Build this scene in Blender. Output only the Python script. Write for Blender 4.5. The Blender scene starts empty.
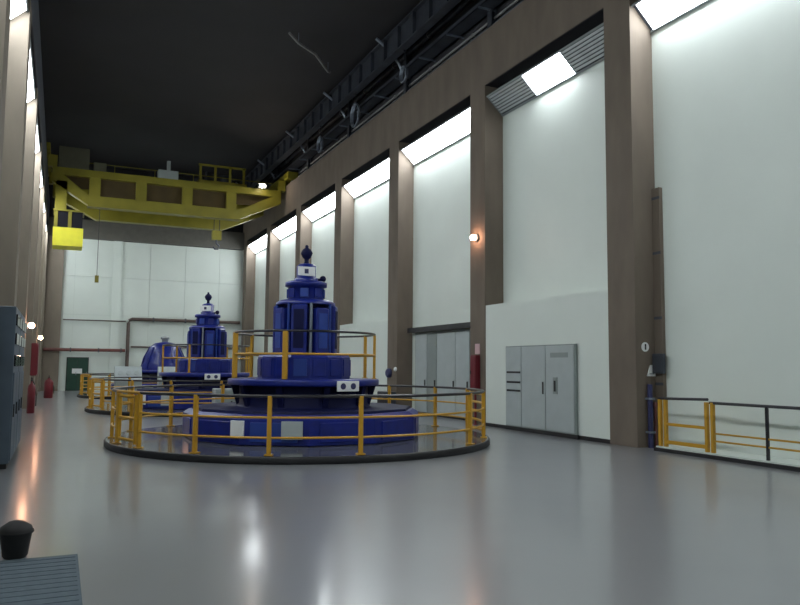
import bpy, math, random
from mathutils import Vector, Matrix
random.seed(7)
PI = math.pi
scene = bpy.context.scene
C = scene.collection

# ------------------------------------------------------------------ camera, world, exposure
F_PX, VPX, VPY, ROLL, EYE = 740.0, 60.0, 369.5, math.radians(0.5), 1.65
u, v = VPX - 400, -(VPY - 302.5)
uu = u*math.cos(ROLL) + v*math.sin(ROLL); vv = -u*math.sin(ROLL) + v*math.cos(ROLL)
pitch = math.atan2(-vv, F_PX); yaw = math.atan2(-uu*math.cos(pitch), F_PX)
fw = Vector((math.sin(yaw)*math.cos(pitch), math.cos(yaw)*math.cos(pitch), math.sin(pitch)))
rt = Vector((math.cos(yaw), -math.sin(yaw), 0)); up = rt.cross(fw)
r2 = rt*math.cos(ROLL) + up*math.sin(ROLL); u2 = -rt*math.sin(ROLL) + up*math.cos(ROLL)
cam = bpy.data.cameras.new('camera'); cam.sensor_fit = 'HORIZONTAL'; cam.sensor_width = 36
cam.lens = F_PX/800*36; cam.clip_end = 200; cam.clip_start = 0.05
camo = bpy.data.objects.new('camera', cam); C.objects.link(camo)
camo.matrix_world = Matrix(((r2.x, u2.x, -fw.x, 0), (r2.y, u2.y, -fw.y, 0), (r2.z, u2.z, -fw.z, EYE), (0, 0, 0, 1)))
scene.camera = camo
w = bpy.data.worlds.new('world'); scene.world = w; w.use_nodes = True
w.node_tree.nodes['Background'].inputs[0].default_value = (0.02, 0.022, 0.028, 1)
w.node_tree.nodes['Background'].inputs[1].default_value = 1.0
vs = scene.view_settings
vs.view_transform = 'Standard'; vs.look = 'None'; vs.gamma = 1; vs.use_curve_mapping = False; vs.exposure = 0.0
LAMP = 20.0          # emission of the wall lamps

# ------------------------------------------------------------------ materials
M = {}
def mat(name, col, rough=0.5, metal=0.0, var=0.06, scale=3.0, bump=0.0, emit=None, coat=0.0, stretch=(1, 1, 1), spec=0.5, dirt=None):
    m = bpy.data.materials.new(name); m.use_nodes = True
    nt = m.node_tree; b = nt.nodes['Principled BSDF']
    b.inputs['Roughness'].default_value = rough; b.inputs['Metallic'].default_value = metal
    b.inputs['Coat Weight'].default_value = coat; b.inputs['Specular IOR Level'].default_value = spec
    tc = nt.nodes.new('ShaderNodeTexCoord'); mp = nt.nodes.new('ShaderNodeMapping')
    mp.inputs['Scale'].default_value = stretch
    nt.links.new(tc.outputs['Object'], mp.inputs['Vector'])
    n = nt.nodes.new('ShaderNodeTexNoise'); n.inputs['Scale'].default_value = scale; n.inputs['Detail'].default_value = 5
    nt.links.new(mp.outputs[0], n.inputs['Vector'])
    r = nt.nodes.new('ShaderNodeValToRGB')
    lo = dirt or tuple(c*(1-var) for c in col); hi = tuple(min(1, c*(1+var)) for c in col)
    r.color_ramp.elements[0].color = (*lo, 1); r.color_ramp.elements[1].color = (*hi, 1)
    r.color_ramp.elements[0].position = 0.3; r.color_ramp.elements[1].position = 0.7
    nt.links.new(n.outputs['Fac'], r.inputs[0]); nt.links.new(r.outputs[0], b.inputs['Base Color'])
    if bump:
        bp = nt.nodes.new('ShaderNodeBump'); bp.inputs['Strength'].default_value = bump; bp.inputs['Distance'].default_value = 0.02
        nt.links.new(n.outputs['Fac'], bp.inputs['Height']); nt.links.new(bp.outputs[0], b.inputs['Normal'])
    if emit:
        b.inputs['Emission Color'].default_value = (*emit[0], 1); b.inputs['Emission Strength'].default_value = emit[1]
    M[name] = m
    return m
mat('floor', (0.20, 0.207, 0.218), 0.17, var=0.05, scale=0.5, spec=0.5)
fn = M['floor'].node_tree; fb = fn.nodes['Principled BSDF']      # worn gloss
n2 = fn.nodes.new('ShaderNodeTexNoise'); n2.inputs['Scale'].default_value = 1.7; n2.inputs['Detail'].default_value = 6
t2 = fn.nodes.new('ShaderNodeTexCoord'); fn.links.new(t2.outputs['Object'], n2.inputs['Vector'])
mr = fn.nodes.new('ShaderNodeMapRange'); mr.inputs['To Min'].default_value = 0.276; mr.inputs['To Max'].default_value = 0.30
fb.inputs['Coat Weight'].default_value = 0.45; fb.inputs['Coat Roughness'].default_value = 0.13; fb.inputs['Specular IOR Level'].default_value = 0.35
fn.links.new(n2.outputs['Fac'], mr.inputs['Value']); fn.links.new(mr.outputs[0], fb.inputs['Roughness'])
mat('white_wall', (0.68, 0.74, 0.695), 0.55, var=0.03, scale=0.6)
mat('far_white', (0.68, 0.745, 0.70), 0.6, var=0.05, scale=0.4)
mat('joint', (0.58, 0.63, 0.60), 0.8)
mat('concrete', (0.155, 0.125, 0.098), 0.8, var=0.12, scale=2.2, bump=0.15, stretch=(1, 1, 0.35))
mat('left_conc', (0.22, 0.185, 0.145), 0.75, var=0.10, scale=2.2, bump=0.1, stretch=(1, 1, 0.35))
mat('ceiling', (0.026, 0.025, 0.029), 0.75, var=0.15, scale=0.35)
mat('end_grey', (0.12, 0.115, 0.10), 0.7, var=0.1)
mat('soffit_shade', (0.015, 0.014, 0.02), 0.8)  # near-black colour that carries the shade below the crane beams
mat('crane_box', (0.085, 0.085, 0.055), 0.6, var=0.1)
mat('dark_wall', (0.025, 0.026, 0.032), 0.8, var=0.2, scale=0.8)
mat('dark_steel', (0.06, 0.068, 0.085), 0.45, 0.3, var=0.25, scale=2)
mat('conduit', (0.24, 0.28, 0.34), 0.4, 0.5, var=0.15)
mat('pale_pipe', (0.30, 0.30, 0.30), 0.5, 0.2)
mat('grey_steel', (0.27, 0.30, 0.31), 0.45, 0.1, var=0.06)
mat('grey_panel', (0.40, 0.45, 0.455), 0.45, 0.0, var=0.04)
mat('grey_panel_dark', (0.25, 0.29, 0.28), 0.45, 0.0, var=0.04)
mat('louvre', (0.62, 0.66, 0.68), 0.4, 0.0, var=0.08)
mat('blue', (0.006, 0.016, 0.18), 0.36, 0.0, var=0.18, scale=4, coat=0.1, spec=0.4)
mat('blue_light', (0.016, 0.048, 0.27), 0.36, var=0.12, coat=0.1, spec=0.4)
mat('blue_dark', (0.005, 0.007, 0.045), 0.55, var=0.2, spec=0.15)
mat('yellow', (0.52, 0.28, 0.018), 0.42, var=0.08, scale=5)
mat('crane_shade', (0.065, 0.042, 0.008), 0.7, var=0.2, scale=1.5)  # crane yellow in shade, put into the colour as dark brown
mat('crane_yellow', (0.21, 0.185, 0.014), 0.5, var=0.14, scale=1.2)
mat('cab_yellow', (0.85, 0.80, 0.05), 0.5, var=0.05)
mat('black', (0.012, 0.012, 0.014), 0.5, var=0.2)
mat('black_paint', (0.02, 0.02, 0.024), 0.3, var=0.2)
mat('rubber', (0.012, 0.012, 0.013), 0.7)
mat('red', (0.15, 0.010, 0.02), 0.4, var=0.08)
mat('sign_pink', (0.62, 0.42, 0.44), 0.5, var=0.05)
mat('sign_white', (0.78, 0.80, 0.80), 0.5, var=0.03)
mat('platform', (0.10, 0.104, 0.11), 0.10, var=0.10, scale=3)
mat('green', (0.012, 0.055, 0.035), 0.5, var=0.12)
mat('pipe_brown', (0.10, 0.07, 0.06), 0.5, var=0.15)
mat('pipe_red', (0.17, 0.06, 0.05), 0.5, var=0.15)
mat('bluegrey', (0.075, 0.105, 0.14), 0.45, var=0.1)
mat('mat_fabric', (0.10, 0.128, 0.15), 0.8, var=0.10, scale=14, spec=0.12)
mat('navy', (0.03, 0.035, 0.11), 0.5, var=0.15)
mat('glass_dark', (0.02, 0.02, 0.025), 0.08)
mat('lamp', (0.9, 0.92, 0.95), 0.3, emit=((0.92, 0.97, 1.0), LAMP), var=0)
mat('warm_lamp', (1.0, 0.8, 0.6), 0.3, emit=((1.0, 0.50, 0.30), 75.0), var=0)
mat('work_lamp', (1.0, 0.9, 0.8), 0.3, emit=((1.0, 0.86, 0.72), 160.0), var=0)

# ------------------------------------------------------------------ mesh helpers
class MB:
    def __init__(s): s.v = []; s.f = []; s.sm = []
    def add(s, vs_, fs, smooth=False):
        o = len(s.v); s.v += [tuple(q) for q in vs_]
        s.f += [tuple(i+o for i in f) for f in fs]; s.sm += [smooth]*len(fs); return s
    def box(s, x0, x1, y0, y1, z0, z1, b=0.0):
        if b <= 0:
            s.add([(x0,y0,z0),(x1,y0,z0),(x1,y1,z0),(x0,y1,z0),(x0,y0,z1),(x1,y0,z1),(x1,y1,z1),(x0,y1,z1)],
                  [(0,3,2,1),(4,5,6,7),(0,1,5,4),(1,2,6,5),(2,3,7,6),(3,0,4,7)])
        else:
            # chamfered on all vertical and top/bottom edges
            L = [(x0+b,x1-b,y0+b,y1-b,z0),(x0,x1,y0,y1,z0+b),(x0,x1,y0,y1,z1-b),(x0+b,x1-b,y0+b,y1-b,z1)]
            vs_ = []
            for a0,a1,c0,c1,z in L:
                bb = b
                vs_ += [(a0+bb,c0,z),(a1-bb,c0,z),(a1,c0+bb,z),(a1,c1-bb,z),(a1-bb,c1,z),(a0+bb,c1,z),(a0,c1-bb,z),(a0,c0+bb,z)]
            fs = [tuple(reversed(range(8))), tuple(range(24, 32))]
            for k in range(3):
                for i in range(8):
                    j = (i+1) % 8; fs.append((k*8+i, k*8+j, k*8+8+j, k*8+8+i))
            s.add(vs_, fs)
        return s
    def lathe(s, prof, n=32, cx=0, cy=0, smooth=True, a0=0.0, cap=True):
        vs_ = []; fs = []
        m = len(prof)
        for r, z in prof:
            for i in range(n):
                a = a0 + 2*PI*i/n; vs_.append((cx+r*math.cos(a), cy+r*math.sin(a), z))
        for k in range(m-1):
            for i in range(n):
                j = (i+1) % n; fs.append((k*n+i, k*n+j, (k+1)*n+j, (k+1)*n+i))
        s.add(vs_, fs, smooth)
        if cap:
            s.add([vs_[i] for i in range(n)], [tuple(reversed(range(n)))])
            s.add([vs_[(m-1)*n+i] for i in range(n)], [tuple(range(n))])
        return s
    def rod(s, p, q, r, n=8, r1=None):
        return s.tube([p, q], r, n, r1=r1)
    def tube(s, path, r, n=8, closed=False, r1=None):
        P = [Vector(p) for p in path]; m = len(P); vs_ = []; fs = []
        for k in range(m):
            a = P[k-1] if (k > 0 or closed) else P[k]; b = P[(k+1) % m] if (k < m-1 or closed) else P[k]
            t = (b-a).normalized(); ref = Vector((0, 0, 1)) if abs(t.z) < 0.9 else Vector((1, 0, 0))
            e1 = t.cross(ref).normalized(); e2 = t.cross(e1).normalized()
            rr = r if r1 is None else r + (r1-r)*k/(m-1)
            for i in range(n):
                an = 2*PI*i/n; vs_.append(P[k] + e1*(rr*math.cos(an)) + e2*(rr*math.sin(an)))
        for k in range(m if closed else m-1):
            kk = (k+1) % m
            for i in range(n):
                j = (i+1) % n; fs.append((k*n+i, kk*n+i, kk*n+j, k*n+j))
        s.add(vs_, fs, True)
        if not closed:
            s.add([vs_[i] for i in range(n)], [tuple(range(n))]); s.add([vs_[(m-1)*n+i] for i in range(n)], [tuple(reversed(range(n)))])
        return s
    def prism(s, poly, axis, a, b):
        """poly of 2-D points extruded along axis from a to b"""
        n = len(poly)
        def P(q, t):
            return {'x': (t, q[0], q[1]), 'y': (q[0], t, q[1]), 'z': (q[0], q[1], t)}[axis]
        vs_ = [P(q, a) for q in poly] + [P(q, b) for q in poly]
        fs = [tuple(reversed(range(n))), tuple(range(n, 2*n))] + [(i, (i+1) % n, n+(i+1) % n, n+i) for i in range(n)]
        return s.add(vs_, fs)
    def sphere(s, c, r, n=12, sz=1.0):
        prof = [(max(1e-4, r*math.sin(PI*k/8)), c[2]-r*sz*math.cos(PI*k/8)) for k in range(9)]
        return s.lathe(prof, n, c[0], c[1], cap=False)
    def xf(s, mtx):
        s.v = [tuple(mtx @ Vector(p)) for p in s.v]; return s
    def mesh(s, name, m):
        me = bpy.data.meshes.new(name); me.from_pydata(s.v, [], s.f); me.update()
        me.polygons.foreach_set('use_smooth', s.sm); me.materials.append(M[m])
        return me
    def build(s, name, m, parent=None, loc=None, rz=None, label=None):
        me = s.mesh(name, m)
        import bmesh
        bm = bmesh.new(); bm.from_mesh(me); bmesh.ops.recalc_face_normals(bm, faces=bm.faces); bm.to_mesh(me); bm.free()
        return place(name, me, parent, loc, rz, label)
def place(name, me, parent=None, loc=None, rz=None, label=None):
    o = bpy.data.objects.new(name, me); C.objects.link(o)
    if parent: o.parent = parent
    if loc: o.location = loc
    if rz is not None: o.rotation_euler.z = rz
    if label: o['label'] = label
    return o
def tag(o, label, cat, group=None):
    o['label'] = label; o['category'] = cat
    if group: o['group'] = group
    return o
def struct(o, label=None):
    o['kind'] = 'structure'
    if label: o['label'] = label; 
    return o
def thing(name, label, cat, loc=(0, 0, 0), rz=0.0, group=None):
    o = bpy.data.objects.new(name, None); C.objects.link(o); o.empty_display_size = 0.2
    o.location = loc; o.rotation_euler.z = rz
    return tag(o, label, cat, group)
def copy_tree(o, parent=None, loc=None, label=None, group=None):
    c = o.copy(); C.objects.link(c); c.parent = parent
    if loc is not None: c.location = loc
    if label: c['label'] = label
    if group: c['group'] = group
    for ch in list(o.children): copy_tree(ch, c)
    return c
def arc(cx, cy, r, a0, a1, z, step=6.0):
    n = max(2, int(abs(a1-a0)/step)+1)
    return [(cx+r*math.cos(math.radians(a0+(a1-a0)*k/n)), cy+r*math.sin(math.radians(a0+(a1-a0)*k/n)), z) for k in range(n+1)]

# ------------------------------------------------------------------ room shell
YB, YF = -9.0, 50.0          # back and far end of the hall
XR, XL = 11.06, -0.95        # inner faces of the pilasters
DEP = 0.62                   # depth of the bays behind the pilaster faces
ZB0, ZB1, ZC = 9.95, 11.6, 14.2
def PN(k): return 12.15 + 6.1*(k-1)      # near edge of pilaster k
PW = 0.85
floor = struct(MB().box(XL-1.6, XR+1.8, YB-0.3, YF+0.3, -0.3, 0).build('floor', 'floor'), 'glossy grey painted concrete floor of the machine hall')
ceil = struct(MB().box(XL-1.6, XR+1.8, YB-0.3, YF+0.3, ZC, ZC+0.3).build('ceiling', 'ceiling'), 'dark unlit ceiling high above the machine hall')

def side_wall(side):
    sg = 1 if side == 'right' else -1
    X = XR if sg > 0 else XL
    cm = 'concrete' if sg > 0 else 'left_conc'
    xw = X + sg*DEP
    def bx(mb, a, b, *r):
        mb.box(min(a, b), max(a, b), *r); return mb
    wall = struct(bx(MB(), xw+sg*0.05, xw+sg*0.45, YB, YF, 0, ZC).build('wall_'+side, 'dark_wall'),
                  'white panelled wall between brown pilasters on the %s side' % side)
    bx(MB(), X, xw+sg*0.05, YB, YF, ZB0, ZB1).build('crane_beam', cm if sg > 0 else 'dark_steel', wall, label=('brown concrete' if sg > 0 else 'dark')+' crane beam above the bays')  # left beam is concrete too; its shade is put into a dark material
    bx(MB(), X+sg*0.02, xw+sg*0.05, YB, YF, ZB0-0.02, ZB0).build('soffit_shade', 'soffit_shade', wall)  # dark strip added to paint the shade in the gap over the lights
    ks = range(-2, 8)
    for k in ks:
        bx(MB(), X, xw+sg*0.04, PN(k), PN(k)+PW, 0, ZB0).build('pilaster', cm, wall)
    for k in range(-3, 7):
        y0 = max(YB, PN(k)+PW); y1 = PN(k+1)
        bx(MB(), xw, xw+sg*0.05, y0, y1, 0, ZB0).build('wall_panel', 'white_wall', wall)
    return wall, sg, X, xw
wallR, _, _, XWR = side_wall('right')
wallL, _, _, XWL = side_wall('left')

# lower walls flush with the pilasters in every second bay on the right
for k in (1, 3, 5):
    y0, y1 = PN(k)+PW, PN(k+1)
    if k == 1: y1 += 0.14
    MB().box(XR+0.02, XWR, y0, PN(k+1), 0, 3.42).build('lower_wall', 'white_wall', wallR)
    MB().box(XR+0.0, XR+0.02, y0, PN(k+1), 0, 0.09).build('baseboard', 'black', wallR)

# far wall
wallF = struct(MB().box(XL-1.6, XR+1.8, YF+0.06, YF+0.4, 0, ZC).build('wall_far', 'joint'), 'pale panelled end wall behind the crane')
nx = 6; x0f, x1f = XL-0.6, XR+0.7; zs = [0, 2.42, 4.7, 7.1, 9.5]
for i in range(nx):
    for j in range(4):
        a = x0f+(x1f-x0f)*i/nx; b = x0f+(x1f-x0f)*(i+1)/nx
        MB().box(a+0.007, b-0.007, YF, YF+0.06, zs[j]+(0.007 if j else 0), zs[j+1]-0.007).build('wall_panel', 'far_white', wallF)
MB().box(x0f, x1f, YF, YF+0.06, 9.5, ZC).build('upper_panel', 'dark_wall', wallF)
MB().box(XL, XR, YF-0.45, YF, 9.45, 10.6).build('end_beam', 'end_grey', wallF, label='dark beam across the top of the end wall')
MB().box(XL, XL+0.95, YF-0.3, YF, 0, 9.45).build('pilaster', 'left_conc', wallF)
MB().box(2.85, 3.4, YF-0.12, YF, 0, 9.45).build('pilaster', 'far_white', wallF)
wallB = struct(MB().box(XL-1.6, XR+1.8, YB-0.4, YB, 0, ZC).build('wall_back', 'far_white'), 'plain end wall behind the camera')

ORD = ['', 'first', 'second', 'third', 'fourth', 'fifth', 'sixth', 'seventh', 'eighth', 'ninth', 'tenth']
# ------------------------------------------------------------------ upper runway, conduits
def runway(sg, X, side):
    r = thing('crane_rail', 'dark steel crane rail running along the top of the %s beam' % side, 'rail', (X+sg*0.25, 0, ZB1))
    MB().box(-0.09, 0.09, YB+0.1, YF-0.6, 0, 0.03).box(-0.03, 0.03, YB+0.1, YF-0.6, 0.03, 0.10).box(-0.06, 0.06, YB+0.1, YF-0.6, 0.10, 0.15).build('rail', 'dark_steel', r)
    for k in range(-14, 82):
        y = 0.6*k
        if YB+0.3 < y < YF-0.8: place('rail_clip', CLIP, r, (0, y, 0.03))
CLIP = MB().box(-0.13, 0.13, -0.05, 0.05, 0, 0.035).mesh('rail_clip', 'conduit')
runway(1, XR, 'right'); runway(-1, XL, 'left')
xu = XWR+0.05
for k in range(-2, 8):       # steel posts carrying the roof on the right
    t = thing('roof_post', 'dark steel roof post with knee brace above the %s right pilaster from the end wall' % ORD[8-k], 'steel post', (XR+0.52, PN(k)+0.42, ZB1), group='steel roof posts above the right beam')
    MB().box(-0.12, 0.12, -0.13, 0.13, 0, 0.04).box(-0.1, -0.07, -0.12, 0.12, 0.04, 2.3).box(0.07, 0.1, -0.12, 0.12, 0.04, 2.3).box(-0.07, 0.07, -0.015, 0.015, 0.04, 2.3).build('post', 'dark_steel', t)
    MB().tube([(-0.1, 0, 1.0), (-0.35, 0, 1.5), (-0.75, 0, 1.95), (-1.3, 0, 2.3)], 0.06, 8).build('knee_brace', 'conduit', t)
MB_t = MB().box(-0.25, 0.25, YB+0.3, YF-0.7, 0, 0.03).box(-0.25, -0.22, YB+0.3, YF-0.7, 0, 0.14).box(0.22, 0.25, YB+0.3, YF-0.7, 0, 0.14)
t = thing('edge_girder', 'long dark steel girder with web stiffeners under the ceiling edge', 'girder', (XR-0.35, 0, 13.0))
MB().box(-0.16, 0.16, YB+0.3, YF-0.5, 0, 0.05).box(-0.02, 0.02, YB+0.3, YF-0.5, 0.05, 0.87).box(-0.16, 0.16, YB+0.3, YF-0.5, 0.87, 0.92).build('girder', 'dark_steel', t)
ST = MB().box(-0.15, 0.15, -0.015, 0.015, 0.05, 0.87).mesh('stiffener', 'dark_steel')
for i in range(46): place('stiffener', ST, t, (0, YB+1.2+1.25*i, 0))
t = thing('cable_tray', 'dark cable tray along the right wall above the crane beam', 'cable tray', (XR+0.3, 0, 12.55))
MB_t.build('tray', 'dark_steel', t)
BR = MB().box(-0.27, 0.368, -0.025, 0.025, -0.05, 0).mesh('bracket', 'conduit')
for i in range(28): place('bracket', BR, t, (0, YB+1.0+2.05*i, 0))
for i, (x, z, rr, col) in enumerate(((-0.16, 0.075, 0.04, 'conduit'), (-0.02, 0.08, 0.05, 'black'), (0.13, 0.07, 0.035, 'pale_pipe'))):
    pth = [(x+random.uniform(-.03, .03), YB+0.4+k*1.5, z+random.uniform(0, .04)) for k in range(39)]
    MB().tube(pth, rr, 6).build('cable', col, t)
for z, rr, col, lab in ((12.05, 0.07, 'conduit', 'grey conduit pipe low on the wall above the crane beam'), (12.3, 0.04, 'pale_pipe', 'thin pale conduit pipe on the wall just below the cable tray'), (13.55, 0.09, 'dark_steel', 'thick dark pipe high on the right wall under the ceiling')):
    t = thing('conduit_pipe', lab, 'pipe', (xu-rr-0.03, 0, z))
    MB().rod((0, YB+0.2, 0), (0, YF-0.5, 0), rr, 10).build('pipe', col, t)
    CL = MB().tube(arc(0, 0, rr+0.012, 0, 360, 0, 30)[:-1], 0.014, 5, closed=True).xf(Matrix.Rotation(PI/2, 4, 'X')).mesh('clamp', 'pale_pipe')
    for i in range(19): place('clamp', CL, t, (0, YB+1.5+3.05*i, 0))
for k, (dy, sz) in enumerate(((2.2, 1.0), (4.3, 0.7), (3.0, 1.2), (1.5, 0.9))):
    y = PN(k+1)+PW+dy
    t = thing('coiled_cable', 'coil of grey cable hung above the right crane beam, %s from the end wall' % ORD[4-k], 'cable coil', (XR-0.30, y, 12.1), group='cable coils above the right beam')
    for q in range(3):
        pth = [(0.04*q, 0.36*sz*math.cos(2*PI*i/20)*(1-.06*q), 0.42*sz*math.sin(2*PI*i/20)*(1-.05*q)) for i in range(20)]
        MB().tube(pth, 0.03, 6, closed=True).build('loop', 'conduit', t)
    MB().rod((0.04, 0, 0.36*sz), (0.04, 0, 0.9), 0.012, 6).box(0.0, 0.08, -0.04, 0.04, 0.84, 0.9).build('hanger', 'dark_steel', t)
# bent pipe hanging below the ceiling
t = thing('ceiling_pipe', 'short bent pale pipe hanging below the dark ceiling', 'pipe', (0, 0, 0))
MB().tube([(7.2, 25.7, 13.88), (7.7, 26.2, 13.80), (8.6, 26.9, 13.80), (9.1, 27.6, 13.80), (9.6, 28.3, 13.80), (9.75, 28.5, 13.88)], 0.05, 8).build('pipe', 'pale_pipe', t)
MB().rod((7.7, 26.2, 13.8), (7.7, 26.2, 14.2), 0.015, 6).build('hanger', 'conduit', t); MB().rod((9.6, 28.3, 13.8), (9.6, 28.3, 14.2), 0.015, 6).build('hanger', 'conduit', t)

# ------------------------------------------------------------------ wall lights: sloped troughs at the top of each bay
SL0, SL1 = (0.05, 9.62), (DEP-0.01, 9.09)     # (offset from pilaster face, z) inner top edge, outer bottom edge
def wall_light(k, sg, X, lamps, label, group):
    y0, y1 = PN(k)+PW+0.02, PN(k+1)-0.02
    L = y1-y0
    t = thing('bay_light', label, 'light', (X, (y0+y1)/2, 9.0), group=group)
    dx, dz = SL1[0]-SL0[0], SL1[1]-SL0[1]; ln = math.hypot(dx, dz)
    ex, ez = dx/ln, dz/ln; nx_, nz_ = ez, -ex      # nx_: towards the hall and down
    def P(s, d): return (sg*(SL0[0]+ex*s+nx_*d), SL0[1]+ez*s+nz_*d-9.0)
    def slab(mb, s0, s1, d0, d1, a, b):
        return mb.prism([P(s0, d0), P(s1, d0), P(s1, d1), P(s0, d1)], 'y', a, b)
    h = L/2
    mb = MB(); slab(mb, 0, ln, -0.05, -0.02, -h, h); mb.build('housing', 'dark_steel', t)
    mb = MB(); slab(mb, 0, 0.04, -0.02, 0.03, -h, h); slab(mb, ln-0.05, ln, -0.02, 0.03, -h, h); mb.build('frame', 'grey_steel', t)
    if lamps == 'single': rng = [(-0.85, 0.78)]
    else: rng = [(-h+0.08+i*(L-0.16)/3+0.03, -h+0.08+(i+1)*(L-0.16)/3-0.03) for i in range(3)]
    for a, b in rng:
        mb = MB(); slab(mb, 0.05, ln-0.06, -0.015, 0.015, a, b); mb.build('lamp_panel', 'lamp', t)
    if lamps == 'single':
        for a, b in ((-h+0.03, -0.90), (0.83, h-0.03)):
            for q in range(7):
                s = 0.06+q*(ln-0.13)/7
                mb = MB(); mb.prism([P(s, 0.02), P(s+0.065, -0.012), P(s+0.07, -0.004), P(s+0.008, 0.03)], 'y', a, b); mb.build('slat', 'louvre', t)
            mb = MB()
            for e in (a, b): slab(mb, 0.04, ln-0.05, -0.018, 0.03, e-0.015, e+0.015)
            mb.build('end_frame', 'grey_steel', t)
    return t
for k in range(-2, 7):
    if k == 1: wall_light(k, 1, XR, 'single', 'sloped wall light with one lit lamp between grey louvres, above the grey cabinet doors', 'wall lights')
    else: wall_light(k, 1, XR, 'triple', 'sloped lit wall light atop the right wall, %s bay from the end wall' % ORD[7-k], 'lit wall lights along the right wall')
    wall_light(k, -1, XL, 'triple', 'sloped lit wall light atop the left wall, %s bay from the end wall' % ORD[7-k], 'lit wall lights along the left wall')

# ------------------------------------------------------------------ doors and fittings of the right wall
# triple-door cabinet in the lower wall
t = thing('switchgear_cabinet', 'wide grey three-door electrical cabinet set against the white lower wall', 'cabinet', (XR, 0, 0))
MB().box(-0.06, -0.005, 14.1, 17.08, 0.10, 2.22).build('body', 'grey_panel_dark', t)
MB().box(-0.05, -0.005, 14.06, 17.12, 0, 0.10).build('plinth', 'black', t)
for a, b in ((14.14, 15.24), (15.27, 16.30), (16.33, 17.04)):
    d = MB().box(-0.085, -0.06, a, b, 0.13, 2.19, 0.006).build('door', 'grey_panel', t)
    if b < 16:
        MB().box(-0.105, -0.085, a+0.62, a+0.78, 1.02, 1.42).build('nameplate', 'grey_panel_dark', d); MB().box(-0.125, -0.105, a+0.67, a+0.72, 1.08, 1.34).build('handle', 'black', d)
        MB().box(-0.092, -0.085, a+0.2, b-0.2, 1.9, 2.02).build('label_strip', 'grey_panel_dark', d)
    elif b < 16.5:
        MB().box(-0.105, -0.085, a+0.06, a+0.10, 1.0, 1.3).build('handle', 'black', d)
    else:
        for z in (1.02, 1.24, 1.50):
            MB().box(-0.10, -0.085, a+0.02, b-0.06, z, z+0.05).build('vent', 'black', d)
# recess with grey doors between the next two pilasters
dr = struct(MB().box(XWR-0.06, XWR, 20.0, 24.0, 0, 2.85).build('door_1', 'grey_panel_dark'), 'grey double service doors under a dark lintel, between two pilasters')
for a, b, m_ in ((20.08, 20.95, 'grey_panel'), (20.98, 22.25, 'grey_panel'), (22.28, 23.0, 'grey_panel_dark'), (23.03, 23.92, 'grey_panel')):
    d = MB().box(XWR-0.09, XWR-0.06, a, b, 0.08, 2.78, 0.006).build('door_leaf', m_, dr)
    MB().box(XWR-0.12, XWR-0.09, a+0.08, a+0.12, 1.0, 1.2).build('handle', 'black', d)
MB().box(XWR-0.28, XWR, 19.05, 24.2, 2.86, 3.03).build('lintel', 'black_paint', dr)
MB().box(XWR-0.11, XWR-0.06, 20.0, 24.0, 0, 0.08).build('threshold', 'black', dr)
# red extinguisher case, sign, riser on the second pilaster
yq = 18.66
t = thing('extinguisher_case', 'tall narrow dark red fire equipment case on a brown pilaster beside the white lower wall', 'fire case', (XR, yq, 1.0))
MB().box(-0.16, 0.0-0.002, -0.15, 0.15, 0, 1.0, 0.012).build('case', 'red', t)
d = MB().box(-0.18, -0.16, -0.13, 0.13, 0.04, 0.96, 0.006).build('door', 'red', t); MB().box(-0.2, -0.18, 0.08, 0.1, 0.45, 0.55).build('handle', 'black', d)
t = tag(MB().box(-0.02, -0.002, -0.13, 0.13, 0, 0.3, 0.004).build('fire_sign', 'sign_pink', None, (XR, yq, 2.03)), 'small pale pink sign just above the red fire equipment case', 'sign')
t = thing('riser_pipe', 'thin red pipe from the fire equipment case to the floor', 'pipe', (XR-0.08, yq, 0))
MB().rod((0, 0, 0.02), (0, 0, 1.0), 0.035, 10).build('pipe', 'red', t); MB().lathe([(0.07, 0), (0.07, 0.02)], 12).build('flange', 'red', t)
def bulkhead(x, y, z, sg, label, group=None, r=0.09):
    t = thing('bulkhead_lamp', label, 'lamp', (x, y, z), group=group)
    MB().lathe([(0.11, 0), (0.11, 0.05), (0.07, 0.07)], 16).xf(Matrix.Rotation(-sg*PI/2, 4, 'Y')).build('base', 'grey_steel', t)
    MB().sphere((-sg*0.15, 0, 0), r, 14).build('globe', 'warm_lamp', t)
bulkhead(XR, 18.68, 5.45, 1, 'round glowing orange lamp high on a brown pilaster of the right wall')
bulkhead(XL, PN(3)+0.45, 2.78, -1, 'glowing warm lamp on the left wall, the one nearer the blue-grey cabinets')
bulkhead(XL, PN(5)+0.45, 2.8, -1, 'glowing warm lamp on the left wall, the one nearer the end wall')
# fittings of the first pilaster (near face Y = 12.15)
yn = PN(1)
t = thing('round_sign', 'small round white sign with a black bar on the big brown pilaster', 'sign', (11.31, yn, 2.11))
MB().lathe([(0.10, 0), (0.10, 0.015)], 24).xf(Matrix.Rotation(PI/2, 4, 'X')).build('disc', 'sign_white', t)
MB().box(-0.018, 0.018, -0.022, -0.015, -0.06, 0.065).build('mark', 'black', t)
t = thing('warning_sign', 'small white triangular warning sign on the big brown pilaster', 'sign', (11.47, yn, 1.6))
MB().prism([(-0.13, -0.11), (0.13, -0.11), (0.03, 0.13), (-0.03, 0.13)], 'y', -0.015, 0).build('plate', 'sign_white', t)
MB().box(-0.06, 0.06, -0.019, -0.015, -0.07, -0.045).build('mark', 'grey_steel', t)
t = thing('hose_pipe', 'dark navy pipe with clamps running down the big brown pilaster to the floor', 'pipe', (11.36, yn-0.07, 0))
MB().rod((0, 0, 0), (0, 0, 1.32), 0.055, 12).build('pipe', 'navy', t)
for z in (0.3, 1.0): MB().box(-0.08, 0.08, -0.06, 0.068, z, z+0.04).build('clamp', 'conduit', t)
t = thing('red_stub_pipe', 'short thin rusty red pipe beside the navy pipe on the big pilaster', 'pipe', (11.52, yn-0.05, 0))
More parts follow.
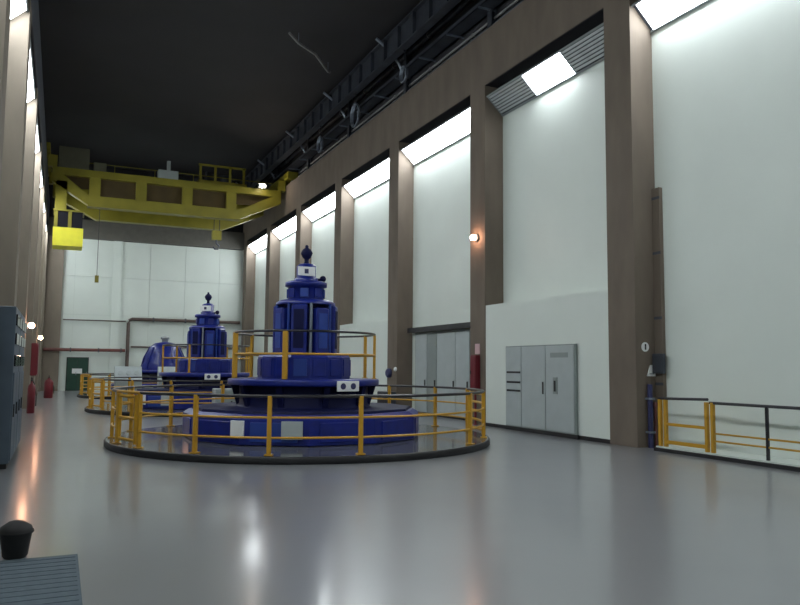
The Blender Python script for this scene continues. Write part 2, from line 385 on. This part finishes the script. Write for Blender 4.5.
MB().rod((0, 0, 0), (0, 0, 0.85), 0.03, 10).lathe([(0.05, 0.85), (0.05, 0.93), (0.02, 0.95)], 10).build('pipe', 'pipe_red', t)
t = thing('cable_duct', 'tall dark brown cable duct up the corner of the big pilaster and the white bay', 'duct', (XWR, yn, 0))
MB().box(-0.10, -0.0-0.003, -0.22, -0.004, 1.05, 5.55).build('duct', 'concrete', t)
for z in (1.3, 2.7, 4.1, 5.3): MB().box(-0.105, -0.10, -0.23, -0.004, z, z+0.06).build('strap', 'dark_steel', t)
t = thing('junction_box', 'dark junction box low on the cable duct of the big pilaster', 'box', (XWR-0.10, yn-0.17, 1.55))
MB().box(-0.10, -0.006, -0.15, 0.15, 0, 0.42, 0.01).build('box', 'dark_steel', t); MB().box(-0.115, -0.10, -0.12, 0.12, 0.03, 0.39, 0.005).build('lid', 'dark_steel', t)
# fittings of the third pilaster
t = thing('alarm_box', 'dark round alarm box on the brown pilaster beside the dark lintel', 'alarm', (XR, 24.95, 1.41))
MB().lathe([(0.17, 0), (0.17, 0.10), (0.12, 0.14)], 16).xf(Matrix.Rotation(-PI/2, 4, 'Y')).build('housing', 'navy', t)
t = thing('call_point', 'small white round call point on the brown pilaster near the service doors', 'call point', (XR, 24.42, 1.55))
MB().lathe([(0.08, 0), (0.08, 0.04), (0.05, 0.07)], 16).xf(Matrix.Rotation(-PI/2, 4, 'Y')).build('cover', 'sign_white', t)
t = thing('valve_box', 'dark equipment box on the floor at the foot of the brown pilaster beside service doors', 'box', (XR-0.28, 24.6, 0))
MB().box(-0.22, 0.22, -0.36, 0.36, 0, 0.75, 0.02).build('body', 'dark_steel', t); MB().box(-0.24, -0.22, -0.3, 0.3, 0.08, 0.67, 0.005).build('door', 'black_paint', t)

# ------------------------------------------------------------------ far wall fittings
t = thing('pipe_run', 'thick brown pipe with an elbow crossing the end wall', 'pipe', (3.9, YF-0.22, 0))
MB().tube([(0, 0, 0.02), (0, 0, 4.25), (0.05, 0, 4.42), (0.2, 0, 4.5), (XR-4.0, 0, 4.5)], 0.11, 10).build('pipe', 'pipe_brown', t)
for x in (1.5, 3.5, 5.5): MB().box(x-0.03, x+0.03, -0.13, 0.2, 4.36, 4.64).build('bracket', 'dark_steel', t)
MB().lathe([(0.2, 0), (0.2, 0.04)], 14).build('flange', 'pipe_brown', t)
t = thing('red_pipe', 'dark reddish pipe low along the end wall above the green door', 'pipe', (0, YF-0.42, 2.5))
MB().rod((XL+0.05, 0, 0), (3.75, 0, 0), 0.10, 10).build('pipe', 'pipe_red', t)
for x in (0.6, 2.2, 3.5): MB().box(x-0.03, x+0.03, -0.11, 0.2, -0.13, 0.13).build('bracket', 'dark_steel', t)
t = thing('thin_pipe', 'thin dark pipe across the end wall left of the pipe elbow', 'pipe', (0, YF-0.16, 4.35))
MB().rod((0.1, 0, 0), (3.75, 0, 0), 0.035, 8).build('pipe', 'pipe_brown', t)
t = thing('lower_pipe', 'thin dark pipe along the end wall behind the blue generators', 'pipe', (0, YF-0.1, 2.75))
MB().rod((4.1, 0, 0), (XR-0.05, 0, 0), 0.05, 8).build('pipe', 'pipe_brown', t)
dr = struct(MB().box(0.42, 1.68, YF-0.06, YF, 0, 2.05).build('door_2', 'black_paint'), 'dark green double door with a white notice in the end wall')
for a, b in ((0.47, 1.04), (1.06, 1.63)):
    d = MB().box(a, b, YF-0.09, YF-0.06, 0.02, 2.0, 0.005).build('door_leaf', 'green', dr); MB().box(b-0.08, b-0.05, YF-0.12, YF-0.09, 0.95, 1.15).build('handle', 'grey_steel', d)
MB().box(0.75, 1.32, YF-0.10, YF-0.09, 1.05, 1.35).build('notice', 'sign_white', dr)

# ------------------------------------------------------------------ overhead crane
t = thing('bridge_crane', 'yellow overhead bridge crane spanning the hall under the dark ceiling', 'crane', (5.0, 41.5, 8.6))
ox, oy, oz = -5.0, -41.5, -8.6
def cb(mb, x0, x1, y0, y1, z0, z1): return mb.box(x0+ox, x1+ox, y0+oy, y1+oy, z0+oz, z1+oz)
YG = 39.6
g = MB().box(XL+0.25+ox, XR-0.3+ox, YG-0.2+oy, YG+0.2+oy, 10.92+oz, 11.28+oz).build('top_chord', 'crane_yellow', t)
MB().prism([(x+ox, z+oz) for x, z in [(XL+0.25, 10.92), (XL+0.25, 10.55), (1.0, 9.5), (1.0, 10.0), (XL+0.75, 10.92)]], 'y', YG-0.2+oy, YG+0.2+oy).build('end_diagonal', 'crane_yellow', t)
MB().prism([(x+ox, z+oz) for x, z in [(XR-0.3, 10.92), (XR-0.8, 10.92), (8.5, 10.0), (8.5, 9.5), (XR-0.3, 10.55)]], 'y', YG-0.2+oy, YG+0.2+oy).build('end_diagonal', 'crane_yellow', t)
cb(MB(), 1.0, 8.5, YG-0.2, YG+0.2, 9.5, 10.0).build('bottom_chord', 'crane_yellow', t)
cb(MB(), 0.95, 8.55, YG-0.28, YG+0.28, 9.44, 9.5).build('bottom_flange', 'crane_yellow', t)
for x in (1.25, 3.45, 5.75, 8.05): cb(MB(), x-0.26, x+0.26, YG-0.18, YG+0.18, 10.0, 10.92).build('web_post', 'crane_yellow', t)
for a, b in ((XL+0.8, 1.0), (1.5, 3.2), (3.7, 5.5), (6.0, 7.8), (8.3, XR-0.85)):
    cb(MB(), a, b, YG+0.06, YG+0.10, 10.0 if 1 < a < 8 else 10.35, 10.92).build('web_shade_panel', 'crane_shade', t)  # added panels, coloured dark for the shade inside the girder openings
YR = 43.4
MB().prism([(x+ox, z+oz) for x, z in [(XL+0.25, 11.28), (XL+0.25, 10.6), (1.5, 9.5), (8.3, 9.5), (XR-0.3, 10.6), (XR-0.3, 11.28)]], 'y', YR-0.25+oy, YR+0.25+oy).build('rear_girder', 'crane_yellow', t)
for sx, X in ((-1, XL), (1, XR)):
    xc = X+sx*0.25
    cb(MB(), min(xc+sx*0.2, X-sx*0.12), max(xc+sx*0.2, X-sx*0.12), YG-0.9, YR+0.9, 11.86, 12.25).build('end_truck', 'crane_yellow', t)
    for y in (YG-0.5, YR+0.5):
        MB().lathe([(0.16, -0.05), (0.16, 0.05)], 18).xf(Matrix.Translation((xc+ox, y+oy, 11.75+0.16+oz)) @ Matrix.Rotation(PI/2, 4, 'Y')).build('wheel', 'dark_steel', t)
    for y in (YG, YR):
        a, b = sorted((X-sx*0.45, X-sx*0.05))
        cb(MB(), a, b, y-0.2, y+0.2, 11.28, 11.86).build('hanger_plate', 'crane_yellow', t)
cb(MB(), XL+0.4, XR-0.4, YG+0.2, YG+1.0, 10.86, 10.92).build('walkway', 'dark_steel', t)
for x in (0.2, 2.2, 4.2, 6.2, 8.2, 10.2): cb(MB(), x-0.02, x+0.02, YG+0.95, YG+0.99, 10.92, 11.95).build('walkway_post', 'crane_yellow', t)
for z in (11.45, 11.93): cb(MB(), XL+0.5, XR-0.5, YG+0.955, YG+0.985, z-0.02, z+0.02).build('walkway_rail', 'crane_yellow', t)
# switch cabinets on the bridge
d = cb(MB(), -0.45, 0.95, YG-0.15, YG+0.5, 11.28, 12.35).build('control_cabinet', 'crane_box', t)
for i in range(2): cb(MB(), -0.40+0.7*i, 0.25+0.66*i, YG-0.17, YG-0.15, 11.34, 12.29).build('cabinet_door', 'crane_box', d)
cb(MB(), 1.15, 1.75, YG-0.15, YG+0.3, 11.28, 11.72).build('resistor_box', 'crane_box', t)
cb(MB(), 4.25, 5.25, YG-0.2, YG+0.4, 11.28, 11.72).build('motor_box', 'grey_panel_dark', t)
cb(MB(), 4.68, 4.86, YG-0.1, YG+0.08, 11.72, 12.25).build('motor_stub', 'grey_panel_dark', t)
# trolley
tr = cb(MB(), 6.4, 9.0, YG+0.5, YR-0.3, 11.4, 11.6).build('trolley', 'crane_yellow', t)
for x in (6.5, 7.3, 8.1, 8.85): cb(MB(), x-0.06, x+0.06, YG+0.55, YG+0.67, 11.6, 12.5).build('trolley_post', 'crane_yellow', tr)
cb(MB(), 6.4, 8.95, YG+0.55, YG+0.67, 12.4, 12.5).build('trolley_rail', 'crane_yellow', tr)
MB().lathe([(0.42, -0.7), (0.42, -0.65), (0.34, -0.65), (0.34, 0.65), (0.42, 0.65), (0.42, 0.7)], 18).xf(Matrix.Translation((7.7+ox, 41.5+oy, 12.0+oz)) @ Matrix.Rotation(PI/2, 4, 'Y')).build('hoist_drum', 'dark_steel', tr)
for x in (7.55, 7.85): MB().rod((x+ox, 41.5+oy, 9.1+oz), (x+ox, 41.5+oy, 11.6+oz), 0.02, 6).build('rope', 'black', tr)
hb = cb(MB(), 7.45, 7.95, 41.35, 41.65, 8.6, 9.12).build('hook_block', 'crane_yellow', tr)
MB().tube([(7.7+ox, oy+41.5, 8.6+oz), (7.7+ox, oy+41.5, 8.42+oz), (7.86+ox, oy+41.5, 8.28+oz), (7.8+ox, oy+41.5, 8.1+oz), (7.62+ox, oy+41.5, 8.1+oz), (7.54+ox, oy+41.5, 8.22+oz)], 0.05, 8).build('hook', 'dark_steel', hb)
# cab under the left end
cab = cb(MB(), -0.55, 0.8, YG-0.5, YG+0.9, 7.35, 8.25).build('operator_cab', 'cab_yellow', t, label='bright yellow operator cab')
cb(MB(), -0.5, 0.75, YG-0.45, YG+0.85, 8.25, 9.05).build('cab_window', 'glass_dark', cab)
cb(MB(), -0.58, 0.83, YG-0.53, YG+0.93, 9.05, 9.13).build('cab_roof', 'crane_yellow', cab)
for x in (-0.52, 0.1):
    cb(MB(), x-0.0, x+0.16, YG-0.48, YG-0.34, 8.25, 9.05).build('cab_mullion', 'crane_yellow', cab)
cb(MB(), -0.52, 0.0, YG-0.2, YG+0.2, 9.13, 10.62).build('cab_hanger', 'crane_yellow', t)
# pendant cable
MB().rod((1.55+ox, YG+0.6+oy, 6.1+oz), (1.55+ox, YG+0.6+oy, 10.9+oz), 0.015, 6).build('pendant_cable', 'black', t)
cb(MB(), 1.46, 1.64, YG+0.52, YG+0.68, 5.75, 6.1).build('pendant', 'crane_yellow', t)
# work lamp on the right end of the bridge
lp = cb(MB(), 9.45, 9.85, YG-0.5, YG-0.2, 11.28, 11.5).build('lamp_housing', 'grey_steel', t)
MB().sphere((9.62+ox, YG-0.55+oy, 11.36+oz), 0.10, 12).build('lamp_bulb', 'work_lamp', lp)

# ------------------------------------------------------------------ generator units
UX, RP, ZP = 5.0, 4.1, 0.13
def unit(label, y, short=False):
    t = thing('generator_unit', label, 'generator', (UX, y, ZP), group=None)
    b = 12
    # base housing: twelve sided, chamfered shoulder
    hs = MB().lathe([(2.56, 0), (2.6, 0.02), (2.6, 0.50), (2.48, 0.58), (1.45, 0.60)], 12, smooth=False, a0=PI/12).build('base_housing', 'blue', t)
    MB().lathe([(2.42, 0.582), (2.40, 0.63), (1.5, 0.64)], 12, smooth=False, a0=PI/12).build('base_cover', 'blue_dark', t)  # dark paint with the deck's shadow also put into the colour
    for i in range(12):
        a = 2*PI*i/12
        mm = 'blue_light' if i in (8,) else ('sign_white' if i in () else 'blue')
        R_ = 2.6*math.cos(PI/12)
        MB().box(R_-0.01, R_+0.025, -0.46, 0.46, 0.07, 0.44, 0.008).xf(Matrix.Rotation(a, 4, 'Z')).build('access_panel', mm, hs)
    for deg, ww, mm in ((-112, 0.20, 'grey_panel'), (-136, 0.14, 'sign_white')):
        a = math.radians(deg)
        MB().prism([(2.53, 0.14), (2.62, 0.14), (2.62, 0.47), (2.53, 0.47)], 'y', -ww, ww).xf(Matrix.Rotation(a, 4, 'Z')).build('data_plate', mm, hs)
    MB().lathe([(1.50, 0.63), (1.42, 0.70), (1.42, 1.095)], 32).build('shaft_guard', 'blue_dark', t)
    for i in range(10):
        a = 2*PI*(i+0.5)/10
        MB().prism([(1.40, 0.64), (1.46, 0.64), (1.60, 1.09), (1.40, 1.09)], 'y', -0.06, 0.06).xf(Matrix.Rotation(a, 4, 'Z')).build('deck_bracket', 'blue_dark', t)
    MB().lathe([(1.50, 1.09), (1.66, 1.10), (1.67, 1.11), (1.67, 1.21), (1.655, 1.235), (0.9, 1.24)], 40).build('deck', 'blue', t)
    if not short:
        lb = MB().lathe([(1.03, 1.23), (1.03, 1.70), (0.99, 1.76), (0.5, 1.77)], 16, smooth=False, a0=PI/16).build('lower_body', 'blue', t)
        for i in range(16):
            a = 2*PI*(i)/16
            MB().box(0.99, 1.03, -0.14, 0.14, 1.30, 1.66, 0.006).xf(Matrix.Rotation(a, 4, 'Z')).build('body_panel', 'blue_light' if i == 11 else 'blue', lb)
        MB().lathe([(0.50, 1.76), (0.50, 2.92)], 24).build('tower_core', 'blue_dark', t)
        for i in range(8):
            a = 2*PI*(i+0.35)/8
            zt = 2.86 if i % 2 else 2.78
            cb_ = MB().box(0.40, 0.70, -0.17, 0.17, 1.77, zt, 0.03).xf(Matrix.Rotation(a, 4, 'Z')).build('air_cooler', 'blue', t)
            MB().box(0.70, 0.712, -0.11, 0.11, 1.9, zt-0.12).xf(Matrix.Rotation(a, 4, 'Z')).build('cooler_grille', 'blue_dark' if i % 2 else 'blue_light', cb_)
            MB().rod((0.64*math.cos(a+PI/8), 0.64*math.sin(a+PI/8), 1.77), (0.64*math.cos(a+PI/8), 0.64*math.sin(a+PI/8), 2.88), 0.035, 8).build('cooler_pipe', 'conduit' if i == 5 else 'blue_light', t)
        MB().lathe([(0.66, 2.87), (0.66, 2.92), (0.58, 2.97), (0.4, 2.98)], 32).build('tower_cap', 'blue', t)
        MB().lathe([(0.40, 2.97), (0.40, 3.27), (0.47, 3.29), (0.47, 3.38), (0.43, 3.40), (0.2, 3.41)], 28).build('exciter', 'blue', t)
        for i in range(8):
            a = 2*PI*(i+0.5)/8
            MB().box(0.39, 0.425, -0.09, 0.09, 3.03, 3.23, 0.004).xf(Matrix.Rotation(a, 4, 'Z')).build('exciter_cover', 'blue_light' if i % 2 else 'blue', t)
        hd = MB().lathe([(0.27, 3.40), (0.27, 3.48), (0.22, 3.5), (0.22, 3.76), (0.17, 3.80), (0.08, 3.82)], 24).build('slip_ring_head', 'blue', t)
        pl = MB()
        pl.box(-0.20, 0.20, -0.012, 0.0, 3.52, 3.72, 0.004).xf(Matrix.Translation((-0.07, -0.225, 0))).build('plate', 'sign_white', hd)
        MB().box(-0.045, 0.045, -0.018, -0.012, 3.57, 3.67).xf(Matrix.Translation((-0.07, -0.225, 0))).build('plate_mark', 'navy', hd)
        MB().rod((0.15, -0.1, 3.46), (0.34, -0.1, 3.46), 0.03, 8).sphere((0.36, -0.1, 3.48), 0.075, 10).build('valve_knob', 'blue_dark', hd)
        MB().lathe([(0.07, 3.8), (0.05, 3.86), (0.05, 3.92), (0.10, 3.97), (0.135, 4.06), (0.10, 4.14), (0.04, 4.18), (0.04, 4.23), (0.01, 4.25)], 16).build('finial', 'blue_dark', t)
        sg_ = MB().box(-0.27, 0.27, -0.03, 0.0, 1.0, 1.21, 0.006).xf(Matrix.Rotation(math.radians(14), 4, 'Z') @ Matrix.Translation((0.02, -1.675, 0))).build('sign', 'sign_white', t, label='white sign with two dark emblems')
        for q in (-0.13, 0.12):
            MB().lathe([(0.065, 0), (0.065, 0.006)], 14).xf(Matrix.Rotation(math.radians(14), 4, 'Z') @ Matrix.Translation((0.02+q, -1.705, 1.105)) @ Matrix.Rotation(PI/2, 4, 'X')).build('emblem', 'navy', sg_)
    else:
        MB().lathe([(1.12, 1.23), (1.12, 1.5), (1.05, 1.6), (0.95, 2.0), (0.72, 2.45), (0.5, 2.62), (0.2, 2.68)], 24).build('lower_body', 'blue', t)
        for i in range(10):
            a = 2*PI*i/10
            MB().prism([(1.0, 1.24), (1.2, 1.24), (1.06, 1.85), (0.78, 2.42), (0.72, 2.4)], 'y', -0.05, 0.05).xf(Matrix.Rotation(a, 4, 'Z')).build('rib', 'blue', t)
        MB().lathe([(0.16, 2.66), (0.16, 2.82), (0.22, 2.84), (0.22, 2.96), (0.06, 3.0)], 16).build('finial', 'grey_steel', t)
    return t
u1 = unit('tall blue generator with stepped tower, standing closest to the wide grey three-door cabinet', 16.0)
u2 = copy_tree(u1, None, (UX, 28.2, ZP), 'tall blue generator with stepped tower, standing between the other two blue generators')
u2.rotation_euler.z = -0.30
u3 = unit('short blue generator with a rounded top and no tower, next to the end wall', 40.4, True)

def platform(y, label):
    t = thing('platform', label, 'platform', (UX, y, 0))
    MB().lathe([(RP-0.02, 0.0), (RP-0.02, ZP)], 72, smooth=True).build('slab', 'platform', t)
    MB().lathe([(RP, 0.0), (RP+0.02, 0.02), (RP+0.02, ZP-0.025), (RP+0.005, ZP), (RP-0.02, ZP), (RP-0.02, ZP-0.02)], 72, cap=False).build('edge_band', 'black', t)
    return t
platform(16.0, 'low round grey platform with black edge under the generator beside the grey cabinet bay')
platform(28.2, 'low round grey platform with black edge under the middle blue generator')
platform(40.4, 'low round grey platform with black edge under the short rounded generator')

def ring_rail(y, label):
    t = thing('guard_railing', label, 'railing', (UX, y, ZP))
    R_ = RP-0.12
    posts = [-170.5, -155.5, -135, -115.6, -93, -52, -31, -5.6, 15.3, 37.5, 60, 82.5, 105, 127.5, 150, 172]
    POST = MB().box(-0.035, 0.035, -0.035, 0.035, 0.02, 1.0, 0.006).box(-0.07, 0.07, -0.07, 0.07, 0, 0.02)
    pm = POST.mesh('post', 'yellow')
    for a in posts:
        r_ = math.radians(a); place('post', pm, t, (R_*math.cos(r_), R_*math.sin(r_), 0.005), r_)
    ang = posts
    for i in range(len(ang)):
        a0 = ang[i]; a1 = ang[(i+1) % len(ang)]
        if a1 < a0: a1 += 360
        if a0 == -170.5 or a0 == -31:
            # gate: thick framed panel with several rails
            gt = MB()
            n = 3 if a0 == -170.5 else 5
            for q in range(n):
                gt.tube(arc(0, 0, R_, a0+1, a1-1, 0.12+0.80*q/(n-1)), 0.03, 8)
            g = gt.build('gate', 'yellow', t)
            for a in (a0+1.6, a1-1.6):
                r_ = math.radians(a); MB().rod((R_*math.cos(r_), R_*math.sin(r_), 0.06), (R_*math.cos(r_), R_*math.sin(r_), 0.96), 0.045, 8).build('gate_frame', 'yellow', g)
        else:
            for z in (0.30, 0.64):
                MB().tube(arc(0, 0, R_, a0, a1, z), 0.020, 8).build('mid_rail', 'yellow', t)
    for a0, a1 in ((-155.5, -31), (-5.6, 172), (-170.5, -188)):
        MB().tube(arc(0, 0, R_, a0, a1, 1.0), 0.028, 8).build('top_rail', 'black_paint', t)
    MB().tube(arc(0, 0, R_, -170.5, -155.5, 1.0), 0.028, 8).build('top_rail', 'yellow', t)
    MB().tube(arc(0, 0, R_, -31, -5.6, 1.0), 0.028, 8).build('top_rail', 'black_paint', t)
    return t
r1 = ring_rail(16.0, 'yellow guard railing with gates around the platform of the generator beside the grey cabinet bay')
copy_tree(r1, None, (UX, 28.2, ZP), 'yellow guard railing around the platform of the middle blue generator')
copy_tree(r1, None, (UX, 40.4, ZP), 'yellow guard railing around the platform of the short rounded generator')

def deck_rail(y, label, thick=True):
    t = thing('deck_railing', label, 'railing', (UX, y, ZP+1.24))
    R_ = 1.56
    posts = [-180, -122, -20, 8, 50, 88, 125]
    pm = MB().box(-0.03, 0.03, -0.03, 0.03, 0, 0.98, 0.005).box(-0.05, 0.05, -0.05, 0.05, 0, 0.015).mesh('post', 'yellow')
    tm = MB().box(-0.05, 0.05, -0.05, 0.05, 0, 0.98, 0.008).mesh('post', 'yellow')
    for a in posts:
        r_ = math.radians(a); place('post', tm if thick and a in (-180, -122) else pm, t, (R_*math.cos(r_), R_*math.sin(r_), 0), r_)
    MB().tube(arc(0, 0, R_, 0, 360, 0.99)[:-1], 0.025, 8, closed=True).build('top_rail', 'black_paint', t)
    MB().tube(arc(0, 0, R_, 0, 360, 0.52)[:-1], 0.024, 8, closed=True).build('mid_rail', 'yellow', t)
    return t
d1 = deck_rail(16.0, 'small yellow railing around the upper deck of the generator beside the grey cabinet bay')
deck_rail(28.2, 'small yellow railing around the upper deck of the middle blue generator', False)

# governor cabinets beside the units
def gov(x, y, label):
    t = thing('governor_console', label, 'console', (x, y, 0))
    MB().box(-0.55, 0.55, -0.35, 0.35, 0, 0.95, 0.02).build('body', 'grey_steel', t)
    MB().prism([(-0.35, 0.95), (0.35, 0.95), (0.35, 1.55), (0.1, 1.55)], 'x', -0.55, 0.55).build('desk', 'grey_panel', t)
    for q in (-0.27, 0.27):
        d = MB().box(q-0.25, q+0.25, -0.37, -0.35, 0.08, 0.9, 0.005).build('door', 'grey_panel_dark', t); MB().box(q+0.16, q+0.2, -0.39, -0.37, 0.45, 0.6).build('handle', 'black', d)
    for q in (-0.33, 0, 0.33):
        MB().lathe([(0.10, 0), (0.10, 0.03)], 14).xf(Matrix.Translation((q, -0.14, 1.26)) @ Matrix.Rotation(math.radians(67), 4, 'X')).build('gauge', 'grey_panel', t)
    return t
gov(2.75, 34.2, 'grey console with round gauges between the middle and the short generator')
gov(4.6, 34.6, 'grey console with round gauges behind the platform of the middle generator')
t = thing('equipment_locker', 'low grey steel locker behind the platform of the tall generator by the cabinet bay', 'locker', (4.75, 22.3, 0))
MB().box(-0.55, 0.55, -0.3, 0.3, 0, 0.95, 0.02).build('body', 'grey_steel', t)
for q in (-0.27, 0.27):
    d = MB().box(q-0.25, q+0.25, -0.32, -0.30, 0.08, 0.9, 0.005).build('door', 'grey_panel_dark', t); MB().box(q+0.16, q+0.2, -0.34, -0.32, 0.45, 0.6).build('handle', 'black', d)

# ------------------------------------------------------------------ railing along the right wall
t = thing('curb', 'low pale curb with black edge under the railing beside the big pilaster', 'curb', (XR, 0, 0))
MB().box(0.0, DEP-0.003, 6.95, 11.62, 0, 0.10).build('top', 'far_white', t); MB().box(-0.06, 0.0, 6.95, 11.62, 0, 0.07).build('edge', 'black', t)
t = thing('safety_railing', 'yellow railing with a black top rail beside the big brown pilaster', 'railing', (XR+0.06, 0, 0.10))
pm = MB().box(-0.035, 0.035, -0.035, 0.035, 0.0, 0.93, 0.006).mesh('post', 'yellow')
pd = MB().box(-0.022, 0.022, -0.022, 0.022, 0.0, 0.92).mesh('post', 'black_paint')
for y in (11.55, 11.40, 10.36, 10.22): place('post', pm, t, (0, y, 0))
for y in (9.05, 7.8, 7.0): place('post', pd, t, (0, y, 0))
g = MB().box(-0.03, 0.03, 10.36, 11.40, 0.06, 0.13).box(-0.025, 0.025, 10.36, 11.40, 0.42, 0.475).build('gate', 'yellow', t)
MB().rod((0, 11.6, 0.95), (0, 10.33, 0.98), 0.028, 8).build('top_rail', 'black_paint', t)
MB().rod((0, 10.28, 0.92), (0, 6.96, 0.92), 0.028, 8).build('top_rail', 'black_paint', t)
for z in (0.22, 0.36): MB().rod((0, 10.2, z), (0, 6.96, z), 0.018, 8).build('mid_rail', 'yellow', t)

# ------------------------------------------------------------------ along the left wall
for i, (y0, y1, zt) in enumerate(((13.2, 14.9, 2.55), (15.0, 16.7, 2.55))):
    t = thing('control_cabinet', ('tall blue-grey control cabinet against the left wall, the one nearer the crane', 'tall blue-grey control cabinet against the left wall, the one further from the crane')[1-i], 'cabinet', (XL, (y0+y1)/2, 0), group='blue-grey cabinets on the left wall')
    h = (y1-y0)/2
    MB().box(0.003, 0.30, -h, h, 0.08, zt, 0.01).build('body', 'bluegrey', t); MB().box(0.01, 0.27, -h+0.03, h-0.03, 0, 0.08).build('plinth', 'black', t)
    for q in (0, 1):
        a = -h+0.02+q*h; d = MB().box(0.30, 0.32, a, a+h-0.04, 0.12, 1.5, 0.005).build('door', 'bluegrey', t); MB().box(0.32, 0.34, a+0.08, a+0.12, 0.8, 1.0).build('handle', 'black', d)
        for z in (1.6, 1.95, 2.25): MB().box(0.30, 0.325, a+0.05, a+h-0.1, z, z+0.18, 0.005).build('window', 'glass_dark', t)
def extinguisher(x, y, label, r=0.13, hgt=0.95):
    t = thing('fire_extinguisher', label, 'extinguisher', (x, y, 0))
    MB().lathe([(r*0.9, 0), (r, 0.03), (r, hgt*0.7), (r*0.8, hgt*0.8), (r*0.3, hgt*0.86), (r*0.3, hgt*0.92)], 18).build('cylinder', 'red', t)
    MB().box(-0.03, 0.03, -0.14, 0.06, hgt*0.92, hgt*0.96).box(-0.02, 0.02, -0.16, 0.04, hgt*1.0, hgt*1.03).box(-0.02, 0.02, 0.02, 0.05, hgt*0.95, hgt*1.02).build('handle', 'black', t)
    MB().tube([(0.02, 0.05, hgt*0.93), (0.08, 0.12, hgt*0.85), (r+0.03, 0.08, hgt*0.5), (r+0.03, 0.04, hgt*0.2)], 0.018, 6).build('hose', 'black', t)
extinguisher(XL+0.16, 27.6, 'red fire extinguisher with black hose on the floor, closer to the blue-grey cabinets', 0.12, 1.15)
extinguisher(XL+0.55, 39.5, 'wide red fire extinguisher on the floor, closer to the end wall', 0.2, 1.05)
t = thing('hydrant_cabinet', 'dark red hydrant cabinet on the left wall below a warm lamp', 'cabinet', (XL, PN(4)+0.42, 1.0))
MB().box(0.003, 0.22, -0.4, 0.4, 0.2, 1.4, 0.01).build('case', 'red', t); MB().box(0.22, 0.24, -0.36, 0.36, 0.24, 1.36, 0.005).build('door', 'red', t)
# mat and black bin near the camera
t = thing('floor_mat', 'flat blue-grey ribbed mat on the floor close to the black bin', 'mat', (-0.28, 6.35, 0))
MB().box(-0.42, 0.50, -0.75, 0.80, 0, 0.006).build('backing', 'mat_fabric', t)
rb = MB().box(-0.40, 0.48, -0.03, 0.03, 0.006, 0.010).mesh('rib', 'mat_fabric')
for i in range(12): place('rib', rb, t, (0, -0.68+0.127*i, 0))
t = thing('floor_bin', 'small black rounded bin standing on the floor beside the mat', 'bin', (-0.27, 7.25, 0))
MB().lathe([(0.085, 0), (0.10, 0.02), (0.125, 0.20), (0.135, 0.22), (0.12, 0.26), (0.06, 0.30), (0.02, 0.31)], 22).build('body', 'rubber', t)
MB().lathe([(0.138, 0.205), (0.142, 0.215), (0.138, 0.225)], 22, cap=False).build('rim', 'rubber', t)
